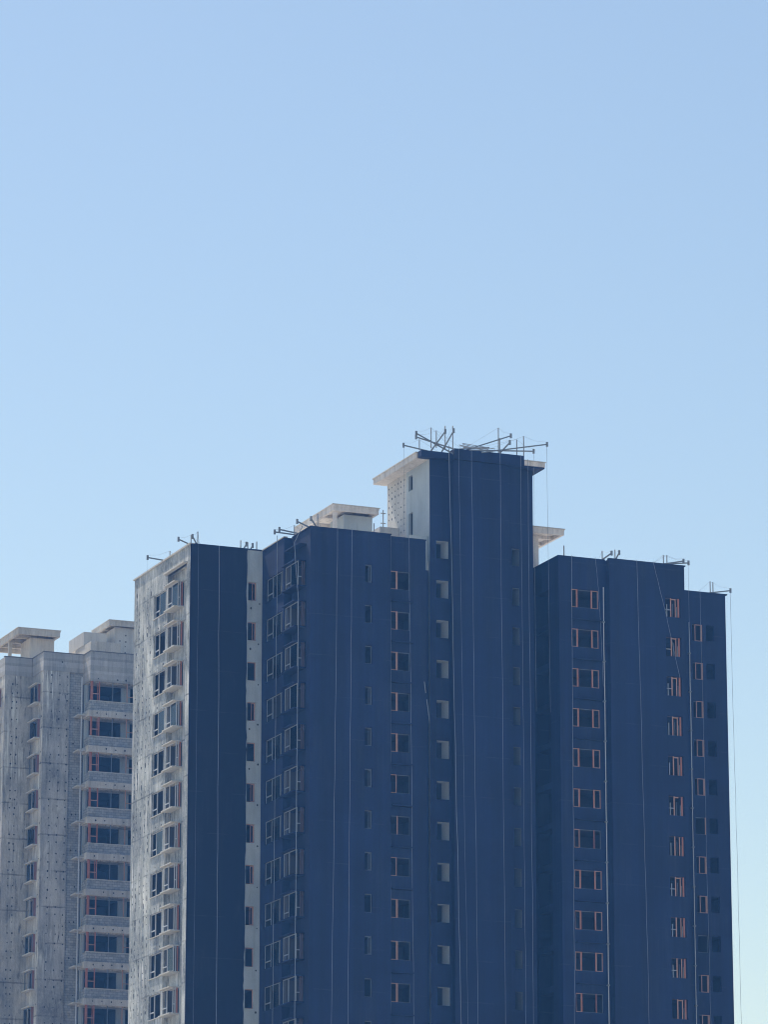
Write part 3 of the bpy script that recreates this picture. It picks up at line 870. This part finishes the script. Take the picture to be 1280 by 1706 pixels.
# =================================================================== SUSPENSION RIGS ON THE ROOFS
def rig(label, base, tip, posts, extra=1.6, group='hoist outriggers along the roof edges'):
    base, tip = Vector(base), Vector(tip)
    r = empty('hoist_outrigger', base)
    tag(r, label, 'outrigger', group)
    def add(mb, name):
        o = mb.build(name, None, tuple(base))
        o.parent = r
        o.location = (0, 0, 0)
        return o
    d = (tip - base).normalized()
    tail = base - d * extra
    add(MB().bar(tail, tip, 0.07, 0.085, 'steel'), 'beam')
    add(MB().bar(tip - Vector((0, 0, 0.17)), tip + Vector((0, 0, 0.17)), 0.13, 0.11, 'steel'), 'end_bracket')
    floor = 78.72 if base.z > 75 else DECK
    for i, p in enumerate(posts):
        p = Vector(p)
        add(MB().tube([(p.x, p.y, floor), (p.x, p.y, p.z)], 0.042, 'pole', 6), 'post')
        if i == 0:
            mid = (p + tip) / 2 - Vector((0, 0, 0.05))
            add(MB().tube([tip + Vector((0, 0, .17)), mid, p], 0.006, 'steel', 4), 'stay_wire')
            add(MB().tube([p, tail + Vector((0, 0, .05))], 0.006, 'steel', 4), 'stay_wire')
    return r
TR = 'of the core roof'
rig('outrigger lowest on the left of the core roof, overhanging its pale slab', (110.08, 259.64, 78.68), (108.74, 259.64, 78.85), [(110.14, 260.04, 79.52)])
rig('upper of two crossed outriggers reaching left over the core roof', (111.41, 258.86, 78.75), (109.40, 258.86, 79.60), [(110.7, 259.2, 80.25)])
rig('lower of two crossed outriggers reaching left over the core roof', (111.77, 258.66, 78.78), (109.30, 258.66, 79.27), [(111.0, 258.95, 80.0)])
rig('left of two outriggers tilted up right behind the tall core roof poles', (110.90, 259.4, 78.75), (110.90, 257.1, 79.45), [(111.73, 259.04, 80.44)], 1.0)
rig('right of two outriggers tilted up right behind the tall core roof poles', (111.60, 258.9, 78.8), (111.60, 257.2, 79.60), [(112.10, 258.51, 80.34)], 1.0)
rig('long outrigger rising to the right from the middle of the core roof', (113.40, 258.7, 78.8), (116.75, 258.7, 80.15), [(115.85, 258.9, 80.70)], 0.8)
rig('short outrigger under the long rising one on the core roof', (115.85, 258.7, 78.75), (115.85, 256.9, 79.10), [(115.95, 258.9, 79.95)], 0.8)
rig('longest outrigger, reaching far right beyond the core roof', (115.9, 258.5, 78.95), (119.52, 258.5, 79.75), [(117.8, 258.8, 80.25)])
rig('nearly level outrigger just under the longest one on the core roof', (115.0, 258.6, 78.85), (118.5, 258.6, 79.15), [(117.3, 258.9, 79.98)])
rig('outrigger farthest left on the bare concrete side roof edge', (94.29, 270.30, 71.46), (93.19, 270.30, 71.54), [(95.03, 270.70, 72.29)])
rig('outrigger pointing left beside the bare wing front corner', (94.52, 265.12, 71.47), (93.70, 265.12, 71.75), [(94.79, 265.52, 72.27)])
rig('short steep outrigger between two poles on the bare wing corner', (94.90, 264.75, 71.5), (94.62, 264.75, 71.95), [(95.09, 264.95, 72.4)], 0.6)
rig('small outrigger on the first coated front, left of a pair of dark stubs', (98.54, 264.84, 71.45), (98.54, 264.30, 71.66), [(98.46, 265.24, 72.15)], 1.0)
rig('small outrigger on the first coated front, right of a pair of dark stubs', (99.05, 264.79, 71.45), (99.05, 264.38, 71.63), [(98.98, 265.19, 72.05)], 1.0)
rig('outrigger lowest on the sloping roof edge of the second wing', (99.96, 259.6, 71.46), (98.90, 259.6, 71.5), [(100.5, 259.9, 72.2)])
rig('outrigger just above the lowest one on the second wing roof edge', (100.2, 259.25, 71.5), (99.12, 259.25, 71.62), [])
rig('outrigger in front of the open roof canopy, left one of two', (100.6, 257.3, 71.47), (99.70, 257.3, 71.80), [])
rig('short steep outrigger in front of the open roof canopy with a pole', (101.0, 256.95, 71.45), (100.6, 256.95, 72.0), [(101.2, 257.2, 72.45)], 0.7)
rig('outrigger tilted right at the step in the right wing roof, left of two', (123.57, 257.75, 71.45), (123.57, 256.40, 71.56), [(123.63, 258.09, 72.12)], 1.0)
rig('short outrigger tilted right at the step in the right wing roof, right of two', (124.37, 257.3, 71.45), (124.37, 256.8, 71.76), [(124.41, 257.58, 72.16)], 0.8)
rig('lower of two outriggers past the right wing front corner', (128.86, 257.4, 71.5), (130.23, 257.4, 71.68), [(128.33, 257.66, 72.14)])
rig('upper of two outriggers past the right wing front corner', (128.69, 257.55, 71.55), (129.9, 257.55, 71.82), [(128.69, 257.81, 72.2)])
rig('outrigger on the lowest roof at the far right with twin poles', (135.86, 264.3, 71.5), (137.18, 264.3, 71.75), [(135.64, 264.6, 72.38), (135.87, 264.6, 72.35)])
def pole_thing(label, x, y, z0, z1, arms=()):
    mb = MB().tube([(x, y, z0), (x, y, z1)], 0.045, 'pole', 6)
    for (dz, l) in arms:
        mb.bar((x - l, y, z1 - dz), (x + l, y, z1 - dz), 0.06, 0.06, 'pole')
    tag(mb.build('scaffold_pole'), label, 'pole', 'poles standing on the roofs')
pole_thing('lone thin pole next to the bare strip on the first coated roof', 99.55, 264.9, DECK, 72.08)
pole_thing('lone thin pole on the second wing between canopy and core', 105.62, 257.6, DECK, 72.3)
pole_thing('lone dark pole at the left end of the right wing roof', 120.64, 258.2, DECK, 72.25)
pole_thing('pole with two cross arms beside the pale core wall', 110.2, 267.0, 74.2, 75.95, ((0.25, 0.2), (1.0, 0.2)))
pole_thing('pole with two cross arms low at the foot of the right canopy', 121.6, 262.9, DECK, 71.7, ((0.12, 0.8),))
for i in range(7):
    x0 = 112.6 + 0.9 * random.random()
    ln = 1.6 + 1.2 * random.random()
    zz = 78.84 + 0.10 * (i % 5)
    ti = random.uniform(-0.22, 0.30)
    mb = MB().tube([(x0, 258.50 + 0.09 * i, zz), (x0 + ln, 258.46 + 0.10 * i, zz + ti)], 0.026, 'pole', 6)
    tag(mb.build('loose_pipe'), 'loose steel pipe lying in the heap on the core roof edge', 'pipe', 'pipes heaped on the core roof')

# =================================================================== ROPES
def rope(label, pts, r=0.018, wob=0.03, seg=14):
    q = random.Random(len(label) * 7 + int(pts[0][0] * 100))
    out = []
    for a, b in zip(pts, pts[1:]):
        a, b = Vector(a), Vector(b)
        for i in range(seg):
            t = i / seg
            p = a.lerp(b, t)
            if out:
                p += Vector((q.uniform(-wob, wob), 0, 0))
            out.append(p)
    out.append(Vector(pts[-1]))
    mb = MB().tube(out, r, 'rope', 5)
    tag(mb.build('hanging_rope', None, tuple(out[0])), label, 'rope', 'ropes hanging down the facades')
BOT = 6.0
def drop(label, top, x2, y=None, r=0.015):
    """rope from its top down past the frame; x2 is where it hangs at 37.5 m"""
    X, Y, Z = top
    k = (x2 - X) / (Z - 37.5)
    rope(label, [top, (X + k * (Z - BOT), Y, BOT)], r, 0.025, 30)
drop('rope down the plain dark front of the bare wing', (96.49, 264.28, 71.35), 96.63, r=0.024)
rope('faint straight rope at the front edge of the plain dark strip', [(94.95, 264.36, 71.35), (94.98, 264.36, BOT)], 0.008, 0.01, 20)
rope('straight rope over the far windows of the dark side face', [(99.45, 260.5, 71.5), (99.45, 260.79, 37), (99.45, 260.9, BOT)], 0.024, 0.02)
rope('bent rope over the bay windows of the dark side face', [(99.95, 256.9, 71.4), (99.62, 257.61, 70.35), (99.62, 256.78, 66.0), (99.62, 257.1, 37.0), (99.6, 257.2, BOT)], 0.026, 0.012, 10)
drop('left one of two ropes on the second wing front', (102.32, 256.25, 71.4), 101.99)
drop('rope just left of the narrow windows on the second wing front', (103.41, 256.25, 71.4), 103.17)
drop('rope right of the half framed windows below the core', (107.97, 256.8, 71.4), 108.27)
drop('rope along the inner corner left of the half framed windows', (106.62, 256.9, 71.4), 106.60, r=0.012)
drop('rope right beside the pale stair windows of the core', (111.70, 258.30, 78.75), 112.45, r=0.026)
drop('faint rope second from the left on the core front', (112.45, 258.28, 78.72), 112.95, r=0.010)
drop('rope left of the middle of the core front', (113.46, 258.30, 78.72), 113.72)
drop('rope right of the middle of the core front', (115.71, 258.30, 78.72), 115.81)
drop('rope past the slab end on the right of the core front', (117.95, 258.40, 78.45), 118.0)
drop('thin rope over the right hand windows of the core', (117.35, 258.35, 78.7), 117.40, r=0.012)
drop('rope left of the double framed windows on the right wing', (120.87, 257.4, 71.4), 120.67)
rope('slack short rope above the double framed windows', [(122.75, 257.4, 71.4), (122.95, 257.4, 69.2), (123.1, 257.4, 66.5), (123.3, 257.5, 62)], 0.012, 0.01)
drop('rope down the blank middle of the right wing', (125.82, 256.9, 71.4), 126.23)
rope('slanting rope crossing the upper windows of the right wing', [(127.12, 256.9, 71.42), (128.15, 256.9, 67.28), (129.12, 256.9, 62.94)], 0.014, 0.012)
drop('rope down the set back wing at the right', (134.41, 263.85, 71.4), 134.6)
drop('rope hanging free against the sky at the far right', (137.15, 264.28, 71.6), 137.3, r=0.012)
rope('short rope hanging free past the right wing corner', [(130.2, 257.4, 71.55), (130.22, 257.4, 55)], 0.009, 0.01)
rope('rope hanging free against the sky right of the core', [(119.5, 258.5, 79.6), (119.58, 258.5, 60)], 0.011, 0.01)
rope('rope hanging close along the right edge of the core', [(118.5, 258.6, 79.0), (118.52, 258.6, 60)], 0.010, 0.006)
rope('rope hanging free at the left of the core roof slab', [(108.76, 259.64, 78.7), (108.76, 259.64, 72.4)], 0.010, 0.006)
rope('rope hanging free left of the bare concrete side', [(93.2, 270.3, 71.4), (93.2, 270.3, 40)], 0.006, 0.006)

# =================================================================== HAZE
hz = MB().box(-4050, 4050, -4050, 4050, -1.0, 95, 'rope').build('haze')
hm = bpy.data.materials.new('haze')
hm.use_nodes = True
ht = hm.node_tree
ht.nodes.clear()
pv = ht.nodes.new('ShaderNodeVolumePrincipled')
pv.inputs['Color'].default_value = (0.15, 0.42, 1.0, 1)
pv.inputs['Density'].default_value = 0.00049
pv.inputs['Absorption Color'].default_value = (1, 1, 1, 1)
ho = ht.nodes.new('ShaderNodeOutputMaterial')
ht.links.new(pv.outputs[0], ho.inputs['Volume'])
hz.data.materials.clear()
hz.data.materials.append(hm)
hz['kind'] = 'stuff'
